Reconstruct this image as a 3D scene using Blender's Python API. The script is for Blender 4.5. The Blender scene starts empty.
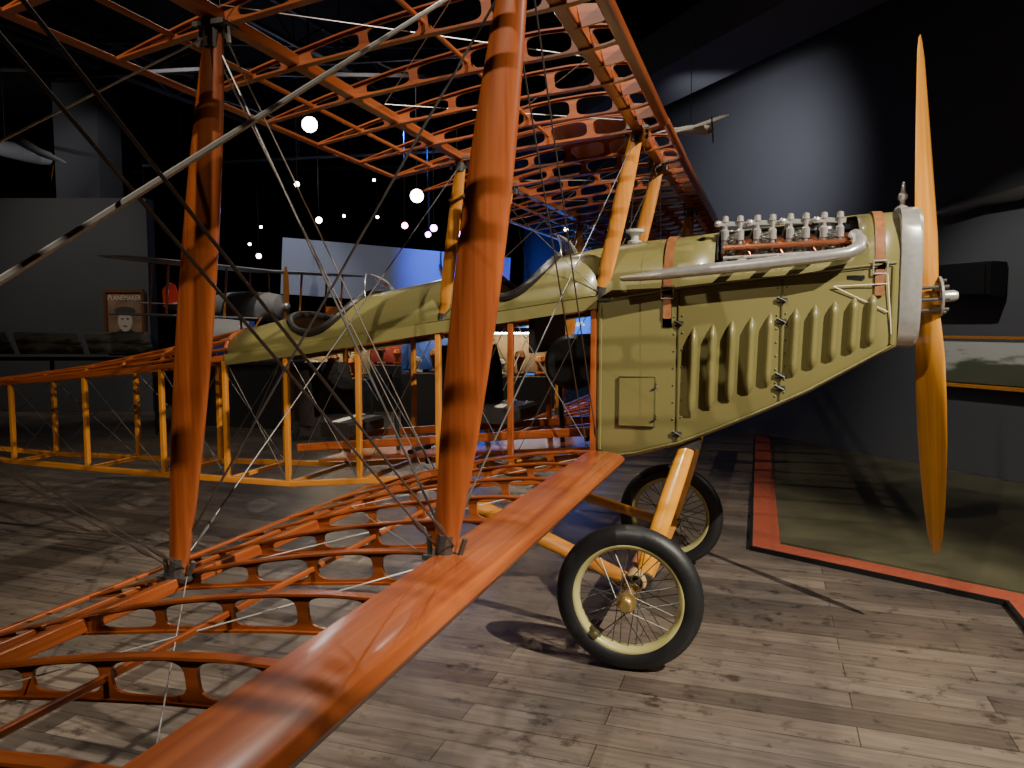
import bpy, math, random
from mathutils import Vector, Matrix
random.seed(4)
S=bpy.context.scene
COL=S.collection
V=Vector
WP={}
FZ=-.04
# ------------------------------------------------------------------ materials
def newmat(name):
    m=bpy.data.materials.new(name); m.use_nodes=True
    nt=m.node_tree; b=nt.nodes['Principled BSDF']
    return m,nt,b
def plain(name,col,rough=.5,metal=0,coat=0,emit=None,estr=0,noise=.0,nscale=8,bump=0):
    m,nt,b=newmat(name)
    b.inputs['Base Color'].default_value=(*col,1)
    b.inputs['Roughness'].default_value=rough
    b.inputs['Metallic'].default_value=metal
    b.inputs['Coat Weight'].default_value=coat
    b.inputs['Coat Roughness'].default_value=.12
    if emit:
        b.inputs['Emission Color'].default_value=(*emit,1); b.inputs['Emission Strength'].default_value=estr
    if noise>0 or bump>0:
        tc=nt.nodes.new('ShaderNodeTexCoord'); n=nt.nodes.new('ShaderNodeTexNoise')
        n.inputs['Scale'].default_value=nscale; n.inputs['Detail'].default_value=5
        nt.links.new(tc.outputs['Object'],n.inputs['Vector'])
        if noise>0:
            r=nt.nodes.new('ShaderNodeValToRGB')
            r.color_ramp.elements[0].position=.3; r.color_ramp.elements[1].position=.7
            r.color_ramp.elements[0].color=(*[c*(1-noise) for c in col],1)
            r.color_ramp.elements[1].color=(*[min(1,c*(1+noise)) for c in col],1)
            nt.links.new(n.outputs['Fac'],r.inputs['Fac']); nt.links.new(r.outputs['Color'],b.inputs['Base Color'])
        if bump>0:
            bp=nt.nodes.new('ShaderNodeBump'); bp.inputs['Strength'].default_value=bump; bp.inputs['Distance'].default_value=.01
            nt.links.new(n.outputs['Fac'],bp.inputs['Height']); nt.links.new(bp.outputs['Normal'],b.inputs['Normal'])
    return m
def wood(name,c1,c2,axis='y',rough=.36,coat=.55,sc=1.0):
    m,nt,b=newmat(name)
    tc=nt.nodes.new('ShaderNodeTexCoord'); mp=nt.nodes.new('ShaderNodeMapping')
    s=[46*sc,46*sc,46*sc]; s['xyz'.index(axis)]=1.3*sc
    mp.inputs['Scale'].default_value=s
    n=nt.nodes.new('ShaderNodeTexNoise'); n.inputs['Scale'].default_value=1; n.inputs['Detail'].default_value=6; n.inputs['Distortion'].default_value=.4
    n2=nt.nodes.new('ShaderNodeTexNoise'); n2.inputs['Scale'].default_value=2.5; n2.inputs['Detail'].default_value=2
    oi=nt.nodes.new('ShaderNodeObjectInfo')
    r=nt.nodes.new('ShaderNodeValToRGB'); r.color_ramp.elements[0].position=.3; r.color_ramp.elements[1].position=.7
    r.color_ramp.elements[0].color=(*c1,1); r.color_ramp.elements[1].color=(*c2,1)
    hs=nt.nodes.new('ShaderNodeHueSaturation')
    mr=nt.nodes.new('ShaderNodeMapRange'); mr.inputs['To Min'].default_value=.66; mr.inputs['To Max'].default_value=1.22
    ma=nt.nodes.new('ShaderNodeMath'); ma.operation='ADD'
    mb=nt.nodes.new('ShaderNodeMath'); mb.operation='MULTIPLY'; mb.inputs[1].default_value=.5
    L=nt.links.new
    L(tc.outputs['Object'],mp.inputs['Vector']); L(mp.outputs['Vector'],n.inputs['Vector']); L(tc.outputs['Object'],n2.inputs['Vector'])
    L(n.outputs['Fac'],r.inputs['Fac']); L(r.outputs['Color'],hs.inputs['Color'])
    L(oi.outputs['Random'],ma.inputs[0]); L(n2.outputs['Fac'],ma.inputs[1]); L(ma.outputs[0],mb.inputs[0]); L(mb.outputs[0],mr.inputs['Value'])
    L(mr.outputs['Result'],hs.inputs['Value']); L(hs.outputs['Color'],b.inputs['Base Color'])
    b.inputs['Roughness'].default_value=rough; b.inputs['Coat Weight'].default_value=coat; b.inputs['Coat Roughness'].default_value=.16
    return m
RED1,RED2=(.20,.040,.010),(.37,.094,.019)
WX=wood('varnished_spruce_x',RED1,RED2,'x'); WY=wood('varnished_spruce_y',RED1,RED2,'y'); WZ=wood('varnished_spruce_z',RED1,RED2,'z')
OR1,OR2=(.42,.15,.022),(.60,.24,.035)
OX=wood('orange_ash_x',OR1,OR2,'x'); OY=wood('orange_ash_y',OR1,OR2,'y'); OZ=wood('orange_ash_z',OR1,OR2,'z')
PROPW=wood('laminated_walnut',(.40,.155,.018),(.66,.29,.04),'z',.25,.7,.5)
GREEN=plain('olive_paint',(.175,.155,.053),.36,0,.3,noise=.05,nscale=3)
GREEND=plain('olive_paint_dark',(.08,.072,.024),.45)
STEEL=plain('nickel',(.58,.565,.53),.26,.65,noise=.12,nscale=30)
STEELD=plain('dark_steel',(.12,.115,.105),.38,.7)
BLACKM=plain('black_metal',(.012,.012,.012),.4,.3)
WIRE=plain('wire_steel',(.13,.12,.11),.4,.7)
WIREL=plain('wire_bright',(.50,.48,.44),.4,.5)
WIREW=plain('wire_pale',(.75,.70,.58),.5)
RUBBER=plain('black_rubber',(.012,.012,.013),.48,bump=.1,nscale=60)
CREAM=plain('cream_rim',(.46,.42,.16),.4,0,.2)
LEATHER=plain('black_leather',(.015,.013,.012),.42,bump=.3,nscale=30)
BROWNL=plain('brown_leather',(.26,.10,.035),.5,noise=.25,nscale=30)
COPPER=plain('copper_pipe',(.42,.15,.075),.25,.8)
BRASS=plain('brass',(.6,.42,.15),.3,.8)
CORE=plain('radiator_core',(.02,.02,.02),.5,.5)
YVAR=plain('yellow_varnish',(.74,.32,.025),.25,0,.6,noise=.1)
CORD=plain('cotton_cord',(.42,.28,.13),.8)
BELT=plain('belt_webbing',(.55,.5,.42),.8)
glass,nt,b=newmat('celluloid'); b.inputs['Transmission Weight'].default_value=1; b.inputs['Roughness'].default_value=.08; b.inputs['IOR'].default_value=1.1
GLASS=glass
# ------------------------------------------------------------------ builders
def setp(o,parent,loc):
    if parent is not None:
        o.parent=parent; o.location=loc-WP[parent]
    else: o.location=loc
    WP[o]=V(loc)
def empty(name,loc=(0,0,0),parent=None,label=None,cat=None):
    o=bpy.data.objects.new(name,None); COL.objects.link(o); o.empty_display_size=.1
    setp(o,parent,V(loc))
    if label:o['label']=label
    if cat:o['category']=cat
    return o
def mk(name,G,mat,parent=None,smooth=True,label=None,cat=None,kind=None,angle=35,center=True):
    vs,fs=G; vs=[V(v) for v in vs]
    lo=V([min(v[i] for v in vs) for i in range(3)]); hi=V([max(v[i] for v in vs) for i in range(3)])
    c=(lo+hi)/2 if center else V((0,0,0))
    me=bpy.data.meshes.new(name); me.from_pydata([tuple(v-c) for v in vs],[],fs); me.update()
    import bmesh
    bm=bmesh.new(); bm.from_mesh(me); bmesh.ops.recalc_face_normals(bm,faces=bm.faces); bm.to_mesh(me); bm.free()
    if smooth:
        for p in me.polygons:p.use_smooth=True
        me.set_sharp_from_angle(angle=math.radians(angle))
    me.materials.append(mat)
    o=bpy.data.objects.new(name,me); COL.objects.link(o)
    setp(o,parent,c)
    if label:o['label']=label
    if cat:o['category']=cat
    if kind:o['kind']=kind
    return o
def G(): return ([],[])
def join(*gs):
    g=G()
    for a in gs:
        n=len(g[0]); g[0].extend(a[0]); g[1].extend([tuple(i+n for i in f) for f in a[1]])
    return g
def frame(t,up=V((0,0,1))):
    t=t.normalized()
    if abs(t.dot(up))>.98: up=V((0,1,0)) if abs(t.y)<.9 else V((1,0,0))
    s=t.cross(up).normalized(); u=s.cross(t).normalized()
    return s,u
def loft(rings,cap=True,closed=True,loop=False):
    n=len(rings[0]); vs=[V(p) for r in rings for p in r]; fs=[]
    m=len(rings)
    for i in range(m if loop else m-1):
        a=i*n; b=((i+1)%m)*n
        for j in range(n if closed else n-1):
            k=(j+1)%n; fs.append((a+j,a+k,b+k,b+j))
    if cap and not loop:
        fs.append(tuple(range(n-1,-1,-1))); fs.append(tuple((m-1)*n+j for j in range(n)))
    return vs,fs
def tube(pts,r,seg=8,loop=False,sx=1,sy=1,up=V((0,0,1))):
    pts=[V(p) for p in pts]; R=[]
    n=len(pts); rs=r if isinstance(r,(list,tuple)) else [r]*n
    for i,p in enumerate(pts):
        if loop: t=pts[(i+1)%n]-pts[i-1]
        else: t=pts[min(i+1,n-1)]-pts[max(i-1,0)]
        s,u=frame(t,up)
        R.append([p+s*(math.cos(2*math.pi*k/seg)*rs[i]*sx)+u*(math.sin(2*math.pi*k/seg)*rs[i]*sy) for k in range(seg)])
    return loft(R,loop=loop)
def beam(p1,p2,w,h,up=V((0,0,1)),bev=.003):
    p1,p2=V(p1),V(p2); s,u=frame(p2-p1,V(up))
    a,b=w/2,h/2; e=min(bev,a*.4,b*.4)
    prof=[(-a+e,-b),(a-e,-b),(a,-b+e),(a,b-e),(a-e,b),(-a+e,b),(-a,b-e),(-a,-b+e)]
    return loft([[p+s*x+u*y for x,y in prof] for p in (p1,p2)])
def box(c,sz,bev=.004,rot=None):
    c=V(c); g=beam((0,-sz[1]/2,0),(0,sz[1]/2,0),sz[0],sz[2],bev=bev)
    M=rot if rot is not None else Matrix.Identity(3)
    return [c+M@v for v in g[0]],g[1]
def lathe(prof,c,axis,seg=32,closedprof=False):
    c=V(c); ax=V(axis).normalized(); s,u=frame(ax)
    R=[]
    for k in range(seg):
        a=2*math.pi*k/seg; d=s*math.cos(a)+u*math.sin(a)
        R.append([c+d*r+ax*z for r,z in prof])
    return loft(R,cap=False,closed=closedprof,loop=True)
def sphere(c,r,seg=16,sz=(1,1,1)):
    c=V(c);n=seg//2
    rings=[]
    for i in range(1,n):
        th=math.pi*i/n
        rings.append([c+V((math.sin(th)*math.cos(2*math.pi*k/seg)*r*sz[0],math.sin(th)*math.sin(2*math.pi*k/seg)*r*sz[1],math.cos(th)*r*sz[2])) for k in range(seg)])
    return loft(rings)
def ngon(pts,d=(0,0,0)):
    pts=[V(p) for p in pts]; d=V(d)
    return loft([pts,[p+d for p in pts]])
def lerp(tab,x,k):
    if x>=tab[0][0]: return tab[0][k]
    for a,b in zip(tab,tab[1:]):
        if x>=b[0]:
            f=(x-a[0])/(b[0]-a[0]); return a[k]*(1-f)+b[k]*f
    return tab[-1][k]

# ------------------------------------------------------------------ BIPLANE
plane=empty('biplane',(0,0,FZ),None,'uncovered training biplane with varnished wood skeleton and olive nose cowling','airplane')
CH=1.51
TT=[0,.006,.0125,.025,.05,.1,.135,.2,.3,.4,.5,.6,.7,.8,.9,1]
ZU=[.018,.027,.032,.039,.047,.056,.060,.067,.071,.070,.066,.059,.048,.036,.021,.004]
ZL=[.018,.009,.006,.002,-.002,-.003,-.003,.000,.006,.009,.011,.011,.011,.009,.005,.000]
def itp(A,t):
    for i in range(len(TT)-1):
        if t<=TT[i+1]:
            f=(t-TT[i])/(TT[i+1]-TT[i]); return (A[i]*(1-f)+A[i+1]*f)*CH
    return A[-1]*CH
def zu(t):return itp(ZU,t)
def zl(t):return itp(ZL,t)
class Wing:
    def __init__(s,x0,z0,dih,A):
        s.x0,s.z0,s.dih=x0,z0,dih; a=math.radians(A)
        s.c=V((-math.cos(a),0,-math.sin(a))); s.n=V((-math.sin(a),0,math.cos(a)))
    def LE(s,y): return V((s.x0,y,s.z0+s.dih*abs(y)))
    def P(s,y,t,h): return s.LE(y)+s.c*(CH*t)+s.n*h
FS,RS=.105,.725
def finish_mesh(g,name,mat):
    me=bpy.data.meshes.new(name); me.from_pydata([tuple(v) for v in g[0]],[],g[1]); me.update(); me.materials.append(mat); return me
def ribmesh(W,name,thick=.008,holes=True,t0=.10):
    top=[t0,.15]+[k/100 for k in range(20,100,5)]+[.99]
    if t0<.05: top=[t0,.02,.04,.07,.1,.15]+[k/100 for k in range(20,100,5)]+[.99]
    outer=[(t*CH,zu(t)-.003) for t in top]+[(t*CH,zl(t)+.003) for t in reversed(top)]
    cu=bpy.data.curves.new('tmp','CURVE'); cu.dimensions='2D'; cu.fill_mode='BOTH'; cu.extrude=thick/2
    def addsp(P):
        sp=cu.splines.new('POLY'); sp.points.add(len(P)-1)
        for i,p in enumerate(P): sp.points[i].co=(p[0],p[1],0,1)
        sp.use_cyclic_u=True
    addsp(outer)
    if holes:
        H=[(.135,.245),(.265,.39),(.41,.535),(.555,.68),(.76,.83),(.848,.90)]
        if t0<.05: H=[(.03,.085)]+H
        for a,b in H:
            m=(a+b)/2; hw=(b-a)/2; P=[]
            for k in range(28):
                th=2*math.pi*k/28; ct,st=math.cos(th),math.sin(th)
                xx=m+hw*math.copysign(abs(ct)**.5,ct)
                mid=(zu(xx)+zl(xx))/2; hh=(zu(xx)-zl(xx))/2-.012
                if hh<.006: hh=.006
                P.append((xx*CH,mid+hh*math.copysign(abs(st)**.55,st)))
            addsp(P)
    ob=bpy.data.objects.new('tmp',cu); COL.objects.link(ob)
    dg=bpy.context.evaluated_depsgraph_get(); dg.update()
    me=bpy.data.meshes.new_from_object(ob.evaluated_get(dg))
    vs=[W.c*v.co.x+W.n*v.co.y+V((0,v.co.z,0)) for v in me.vertices]
    fs=[tuple(p.vertices) for p in me.polygons]
    bpy.data.objects.remove(ob); bpy.data.curves.remove(cu); bpy.data.meshes.remove(me)
    g=(vs,fs)
    w=.015 if thick<.02 else thick/2+.004
    for A,sgn in ((ZU,1),(ZL,-1)):
        R=[]
        for t in [t0]+([.03,.06,.1] if t0<.05 else [])+[.2,.3,.4,.5,.6,.7,.8,.9,1.0]:
            z=itp(A,t); p=W.c*(t*CH)+W.n*z; q=p-W.n*(.006*sgn)
            R.append([p+V((0,-w,0)),p+V((0,w,0)),q+V((0,w,0)),q+V((0,-w,0))])
        g=join(g,loft(R))
    return finish_mesh(g,name,WX)
LOW=Wing(-.090,.832,.006,8.6); UP=Wing(.10,2.50,.012,6.3)
YIN,YOUT=2.31,4.6
def build_wing(W,side,y0,y1,partname,lab,upper):
    root=empty(partname,W.P(side*y0,.3,0),plane); root['label']=lab
    t0=.012 if upper else .10
    rm=ribmesh(W,'rib',t0=t0); rmt=ribmesh(W,'root_rib',.05,True,t0=t0)
    ys=[]
    n=round((y1-y0)/.375)
    for i in range(n+1): ys.append(y0+(y1-y0)*i/n)
    for i,y in enumerate(ys):
        o=bpy.data.objects.new('rib',rmt if i==0 else rm); COL.objects.link(o); setp(o,root,W.LE(side*y))
        if upper and i<n:
            ym=(ys[i]+ys[i+1])/2
            R=[]
            for t in (.01,.04,.08,.10):
                a,b=zu(t)-.004,zl(t)+.004
                R.append([W.c*(t*CH)+W.n*a+V((0,-.005,0)),W.c*(t*CH)+W.n*a+V((0,.005,0)),W.c*(t*CH)+W.n*b+V((0,.005,0)),W.c*(t*CH)+W.n*b+V((0,-.005,0))])
            q=bpy.data.objects.new('nose_rib',finish_mesh(loft(R),'nose_rib',WX)); COL.objects.link(q); setp(q,root,W.LE(side*ym))
    yy0,yy1=side*y0,side*y1
    if upper:
        tl=[.028,.018,.0125,.006]
    else:
        tl=[.120,.11,.1,.085,.065,.05,.035,.025,.0125,.006]
    k0=len(tl)
    prof=[(t,zu(t)+.002) for t in tl]+[(0,.018*CH)]+[(t,zl(t)-.002) for t in reversed(tl)]
    inner=[(t+.004,h-.006) for t,h in prof[:k0]]+[(.006,.018*CH)]+[(t+.004,h+.006) for t,h in prof[k0+1:]]
    ring=prof+inner[::-1]
    R=[[W.P(side*(y0+(y1-y0)*k/12),t,h) for t,h in ring] for k in range(13)]
    mk('leading_edge',loft(R),WY,root,label='rounded varnished wooden leading edge',angle=50)
    for t,w,nm in ((FS,.045,'spar'),(RS,.04,'spar')):
        h=zu(t)-zl(t)-.012; m=(zu(t)+zl(t))/2
        mk(nm,beam(W.P(yy0,t,m),W.P(yy1,t,m),w,h,up=W.n),WY,root)
    mk('trailing_edge',beam(W.P(yy0,.992,.006),W.P(yy1,.992,.006),.03,.012,up=W.n),WY,root)
    for t in (.40,.84):
        m=(zu(t)+zl(t))/2
        mk('stringer',beam(W.P(yy0,t,m),W.P(yy1,t,m),.014,.016,up=W.n),WY,root)
    st=[y0]+[v for v in (1.3,YIN,3.35,YOUT,5.5) if y0<v<y1]
    for a,b in zip(st,st[1:]):
        for p,q in ((FS+.02,RS-.02),(RS-.02,FS+.02)):
            mk('drag_wire',tube([W.P(side*a,p,.06),W.P(side*b,q,.06)],.0018,5),WIREL,root)
    P=[W.P(side*(y1+.0+.28*math.sin(math.pi*k/14)),.01+.98*k/14,.04*(1-k/14)+.01) for k in range(15)]
    mk('wing_tip_bow',tube(P,.013,8),WY,root)
    return root
for sd in (-1,1):
    build_wing(LOW,sd,.42,5.3,'lower_wing','uncovered lower wing of red varnished ribs and spars',False)
    build_wing(UP,sd,.40,6.4,'upper_wing','uncovered upper wing of red varnished ribs and spars',True)
cs=empty('center_section',UP.P(0,.3,0),plane)
for t in (FS,RS):
    m=(zu(t)+zl(t))/2
    mk('spar',beam(UP.P(-.4,t,m),UP.P(.4,t,m),.045,zu(t)-zl(t)-.012,up=UP.n),WY,cs)
mk('leading_edge',tube([UP.P(-.4,.012,.026),UP.P(.4,.012,.026)],.02,12),WY,cs)
rm=ribmesh(UP,'rib_center',t0=.012)
o=bpy.data.objects.new('rib',rm); COL.objects.link(o); setp(o,cs,UP.LE(0))
mk('center_panel',ngon([UP.P(y,t,zu(t)+.004) for y,t in ((-.4,.13),(.4,.13),(.4,.42),(-.4,.42))],UP.n*.006),WY,cs,label='varnished plywood center panel')

# struts
def strut(name,p1,p2,ch,th,mat,parent,endf=.45,fit=True,label=None,n=17):
    p1,p2=V(p1),V(p2); t=(p2-p1).normalized(); s=V((1,0,0)); s=(s-t*s.dot(t)).normalized(); u=t.cross(s)
    R=[]
    for i in range(n):
        f=i/(n-1); k=endf+(1-endf)*math.sin(math.pi*f)**.75
        R.append([p1.lerp(p2,f)+s*(math.cos(a)*ch/2*k)+u*(math.sin(a)*th/2*(.6+.4*k)) for a in [2*math.pi*j/20 for j in range(20)]])
    o=mk(name,loft(R),mat,parent,label=label,angle=60)
    if fit:
        for p,d in ((p1,t),(p2,-t)):
            g=join(tube([p-d*.03,p+d*.045],[.030,.028],10,up=V((0,1,0))),box(p-d*.02,(.11,.065,.014)))
            for sx in (-1,1):
                g=join(g,tube([p+V((sx*.042,0,0))-d*.03,p+V((sx*.055,0,0))+d*.035],.008,6))
            mk('strut_fitting',g,STEELD,o,label='dark steel strut socket')
    return o
for sd in (-1,1):
    for y in (YIN,YOUT):
        for t in (FS,RS):
            lo=LOW.P(sd*y,t,zu(t)+.012); up=UP.P(sd*y,t,zl(t)-.03)
            strut('interplane_strut',lo,up,.135,.050,WZ if sd<0 else OZ,plane,label='tapered red varnished wooden interplane strut' if sd<0 else 'tapered orange wooden interplane strut')
def wire(p,q,r=.0028,mat=None,parent=None,name='bracing_wire'):
    return mk(name,tube([p,q],r,6),mat or WIRE,parent or plane)
def tb(p,q,parent=None):
    p,q=V(p),V(q); d=(q-p).normalized(); a=p+d*.10
    return mk('turnbuckle',tube([a,a+d*.02,a+d*.05,a+d*.09,a+d*.11],[.003,.006,.008,.006,.003],8),STEELD,parent or plane)
for sd in (-1,1):
    for t in (FS,RS):
        Lr=LOW.P(sd*.44,t,zu(t)+.02); Li=LOW.P(sd*YIN,t,zu(t)+.02); Lo=LOW.P(sd*YOUT,t,zu(t)+.02)
        Ur=UP.P(sd*.42,t,zl(t)-.02); Ui=UP.P(sd*YIN,t,zl(t)-.03); Uo=UP.P(sd*YOUT,t,zl(t)-.03)
        for dx in (-.03,.03):
            D=V((dx,0,0))
            wire(Lr+D,Ui+D,.0028,WIREL if t==RS else WIRE); tb(Lr+D,Ui+D)
            wire(Li+D,Uo+D)
            tb(Li+D,Uo+D)
        wire(Ur,Li); tb(Li,Ur)
        wire(Ui,Lo,.0045 if t==FS else .003,WIREL)
        wire(Uo,UP.P(sd*6.2,t,zl(t))+V((0,0,.0)))
    for y in (YIN,YOUT):
        a=LOW.P(sd*y,FS,zu(FS)+.05); b=UP.P(sd*y,RS,zl(RS)-.05); c=LOW.P(sd*y,RS,zu(RS)+.05); d=UP.P(sd*y,FS,zl(FS)-.05)
        wire(a,b,.0035); wire(c,d,.0035)
# fuselage tables (x,ztop,zbot,w)
FU=[(-.25,1.668,.873,.38),(-1.21,1.53,.685,.38),(-2.13,1.395,.584,.34),(-3.3,1.25,.56,.26),(-4.65,1.12,.55,.17),(-6.4,.98,.62,.04)]
fus=empty('fuselage_frame',(-2,0,1),plane); fus['label']='open wooden fuselage frame with wire bracing'
for sd in (-1,1):
    for k in (1,2):
        for a,b in zip(FU,FU[1:]):
            mk('longeron',beam((a[0],sd*a[3],a[k]),(b[0],sd*b[3],b[k]),.035,.035),WX if k==1 else OX,fus)
PX=[-.27,-.72,-1.14,-1.65,-2.15,-2.62,-3.15,-3.85,-4.6,-5.35,-6.0,-6.38]
def st(x): return [lerp(FU,x,k) for k in (1,2,3)]
for i,x in enumerate(PX):
    zt_,zb_,w=st(x)
    for sd in (-1,1):
        mk('fuselage_post',beam((x,sd*w,zb_),(x,sd*w,zt_),.03,.03,up=V((1,0,0))),WZ if i in (0,1) else OZ,fus)
    for z in (zt_,zb_): mk('cross_member',beam((x,-w,z),(x,w,z),.028,.028),OY,fus)
    if i+1<len(PX)-2:
        x2=PX[i+1]; zt2,zb2,w2=st(x2)
        for sd in (-1,1):
            wire((x,sd*w,zt_),(x2,sd*w2,zb2),.0022,WIRE,fus); wire((x,sd*w,zb_),(x2,sd*w2,zt2),.0022,WIRE,fus)
        wire((x,-w,zb_),(x2,w2,zb2),.002,WIRE,fus)
for sd in (-1,1):
    mk('seat_rail',beam((-.3,sd*.3,.98),(-2.1,sd*.3,.80),.035,.045),WX,fus)
mk('cockpit_floor',box((-1.15,0,.80),(1.7,.5,.015),rot=Matrix.Rotation(-math.radians(5.5),3,'Y')),WX,fus)
for x in (-.95,-2.0):
    s=empty('seat',(x,0,1.0),plane)
    zo=(x+.95)*.12
    mk('seat_cushion',box((x,0,1.03+zo),(.40,.44,.09),bev=.03),LEATHER,s)
    R=[]
    for k in range(9):
        a=math.pi*(k/8-.5); 
        R.append([V((x-.02-.24*math.cos(a),.24*math.sin(a),z+zo))+V((o,0,0)) for z,o in ((1.05,0),(1.30,-.02),(1.42,-.05),(1.42,-.075),(1.05,-.035))])
    mk('seat_back',loft(R),LEATHER,s)
    mk('seat_belt',beam((x+.1,-.2,1.08+zo),(x+.05,.2,1.08+zo),.05,.006),BELT,s)
    mk('control_stick',tube([(x+.42,0,.85+zo),(x+.40,0,1.2+zo),(x+.36,0,1.36+zo)],[.014,.012,.016],8),BLACKM,plane)
    mk('rudder_bar',join(tube([(x+.62,-.26,.93+zo),(x+.62,.26,.93+zo)],.014,8),tube([(x+.62,0,.93+zo),(x+.62,0,.82+zo)],.02,8)),BLACKM,plane)
mk('instrument_panel',box((-.62,0,1.50),(.03,.66,.22)),BLACKM,plane,label='black instrument board')
for k in range(4):
    mk('dial_gauge',lathe([(0,-.02),(.045,-.02),(.05,0),(.045,.004),(0,.002)],(-.64,-.24+.16*k,1.50),(-1,0,0),20),STEEL,plane)
mk('fuel_tank',lathe([(0,-.26),(.13,-.26),(.15,-.24),(.15,.24),(.13,.26),(0,.26)],(-.42,0,1.34),(0,1,0),28),BLACKM,plane,label='dark metal fuel tank')
# turtle deck
def DH(x): return lerp([(-.25,.30),(-1.14,.285),(-1.7,.27),(-2.5,.19),(-4.0,.06),(-6.4,.0)],x,1)
CP=[(-.50,-1.0),(-1.70,-2.22)]
def thmax(x):
    for a,b in CP:
        if b<x<a:
            s=(a-x)/(a-b); return 90-74*math.sin(math.pi*s)**.42
    return 90
def deckpt(x,th,sd,off=0):
    zt_,zb_,w=st(x); h=DH(x); c,s_=math.cos(th),math.sin(th)
    return V((x,sd*((w+off)*max(c,0)**.75),zt_+(h+off)*s_**.9))
xs=[-.25,-.4]
for a,b in CP:
    xs+= [a-(a-b)*(.5-.5*math.cos(math.pi*k/16)) for k in range(17)]
xs+=[-1.2,-1.4,-1.6,-2.4,-2.6]; xs=sorted(set(xs),reverse=True)
deck=empty('turtle_deck',(-1.3,0,1.7),plane)
for sd in (-1,1):
    R=[]
    for x in xs:
        tm=math.radians(thmax(x))
        R.append([deckpt(x,tm*j/12,sd) for j in range(13)])
    o=mk('deck_skin',loft(R,cap=False,closed=False),GREEN,deck,label='olive painted deck skin',angle=60)
    m=o.modifiers.new('s','SOLIDIFY'); m.thickness=.006
    mk('deck_edge',loft([[V((x,sd*(st(x)[2]+.018),st(x)[0]-.045)),V((x,sd*(st(x)[2]+.018),st(x)[0]+.022)),V((x,sd*(st(x)[2]+.024),st(x)[0]+.022)),V((x,sd*(st(x)[2]+.024),st(x)[0]-.045))] for x in (-.25,-1.2,-2.1,-2.6)]),GREEN,deck)
    mk('deck_edge_cap',loft([[V((x,sd*(st(x)[2]-.01),st(x)[0]+.018)),V((x,sd*(st(x)[2]-.01),st(x)[0]+.024)),V((x,sd*(st(x)[2]+.024),st(x)[0]+.024)),V((x,sd*(st(x)[2]+.024),st(x)[0]+.018))] for x in (-.25,-1.2,-2.1,-2.6)]),GREEN,deck)
for a,b in CP:
    P=[]
    for k in range(25):
        x=a-(a-b)*(.5-.5*math.cos(math.pi*k/24)); P.append(deckpt(x,math.radians(thmax(x)),-1,.006))
    P2=[V((p.x,-p.y,p.z)) for p in reversed(P[1:-1])]
    mk('cockpit_coaming',tube(P+P2,.022,8,loop=True),LEATHER,deck,label='padded black leather cockpit rim')
    x0=a+.03; zt_=st(x0)[0]+DH(x0)
    F=[V((x0-.10*(1-abs(math.cos(t)))-.02,.20*math.cos(t),zt_-.03+.15*math.sin(t))) for t in [math.pi*k/12 for k in range(13)]]
    ws=mk('windscreen',tube(F,.005,6),STEEL,deck)
    mk('windscreen_pane',ngon(F,(.003,0,0)),GLASS,ws)
for ang in (15,35,60,90,120,145,165):
    P=[]
    for x in (-2.6,-3.2,-3.9,-4.65,-5.5,-6.35):
        a=math.radians(ang); sd=-1 if ang<=90 else 1; a2=a if ang<=90 else math.pi-a
        P.append(deckpt(x,a2,sd))
    mk('stringer',tube(P,.012,6),WX,fus)
for x in (-2.62,-3.15,-3.5,-3.85,-4.25,-4.6,-5.1):
    P=[deckpt(x,math.radians(k*15),-1) for k in range(7)]+[deckpt(x,math.radians(90-k*15),1) for k in range(1,7)]
    mk('former',tube(P,.012,6),WY,fus)
for sd in (-1,1):
    strut('cabane_strut',(-.24,sd*.36,1.69),UP.P(sd*.40,FS,zl(FS)),.085,.035,OZ,plane,.7,label='orange wooden cabane strut')
    strut('cabane_strut',(-1.12,sd*.36,1.56),UP.P(sd*.40,RS,zl(RS)),.075,.035,OZ,plane,.7,label='orange wooden cabane strut')
    wire((-.24,sd*.38,1.70),UP.P(sd*.4,RS,zl(RS)),.0022); wire((-1.12,sd*.38,1.58),UP.P(sd*.4,FS,zl(FS)),.0022)
wire((-.24,-.38,1.7),UP.P(.4,FS,zl(FS)),.0022); wire((-.24,.38,1.7),UP.P(-.4,FS,zl(FS)),.0022)
# ------------------------------------------------------------------ nose cowling
CW=[(1.142,1.438,1.833,2.09,.300),(1.06,1.39,1.826,2.088,.312),(.97,1.335,1.815,2.083,.325),(.76,1.21,1.79,2.06,.345),(.55,1.106,1.77,2.04,.36),(.32,1.0,1.745,2.02,.368),(.165,.934,1.73,2.005,.372),(-.05,.872,1.70,1.99,.378),(-.18,.838,1.68,1.975,.38),(-.25,.865,1.668,1.968,.38)]
def cw(x): return [lerp(CW,x,k) for k in (1,2,3,4)]
def section(x,sd,off=0,nk=10):
    zb_,zs_,zt_,w=cw(x); w+=off
    P=[(0,zb_-off),(w*.6,zb_-off),(w*.93,zb_-off+.002),(w*.985,zb_+.014),(w,zb_+.04)]
    for f in (.25,.5,.75,1): P.append((w,zb_+.04+(zs_-zb_-.04)*f))
    for k in range(1,nk+1):
        a=math.pi/2*k/nk; P.append((w*max(math.cos(a),0)**.75,zs_+(zt_+off-zs_)*math.sin(a)**.9))
    return [V((x,sd*y,z)) for y,z in P]
cowl=empty('engine_cowling',(.45,0,1.6),plane); cowl['label']='olive painted sheet metal engine cowling with louvers'
xs=[-.25,-.22,-.18,-.05,.165,.32,.42,.55,.65,.76,.88,.97,1.06,1.142]
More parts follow.
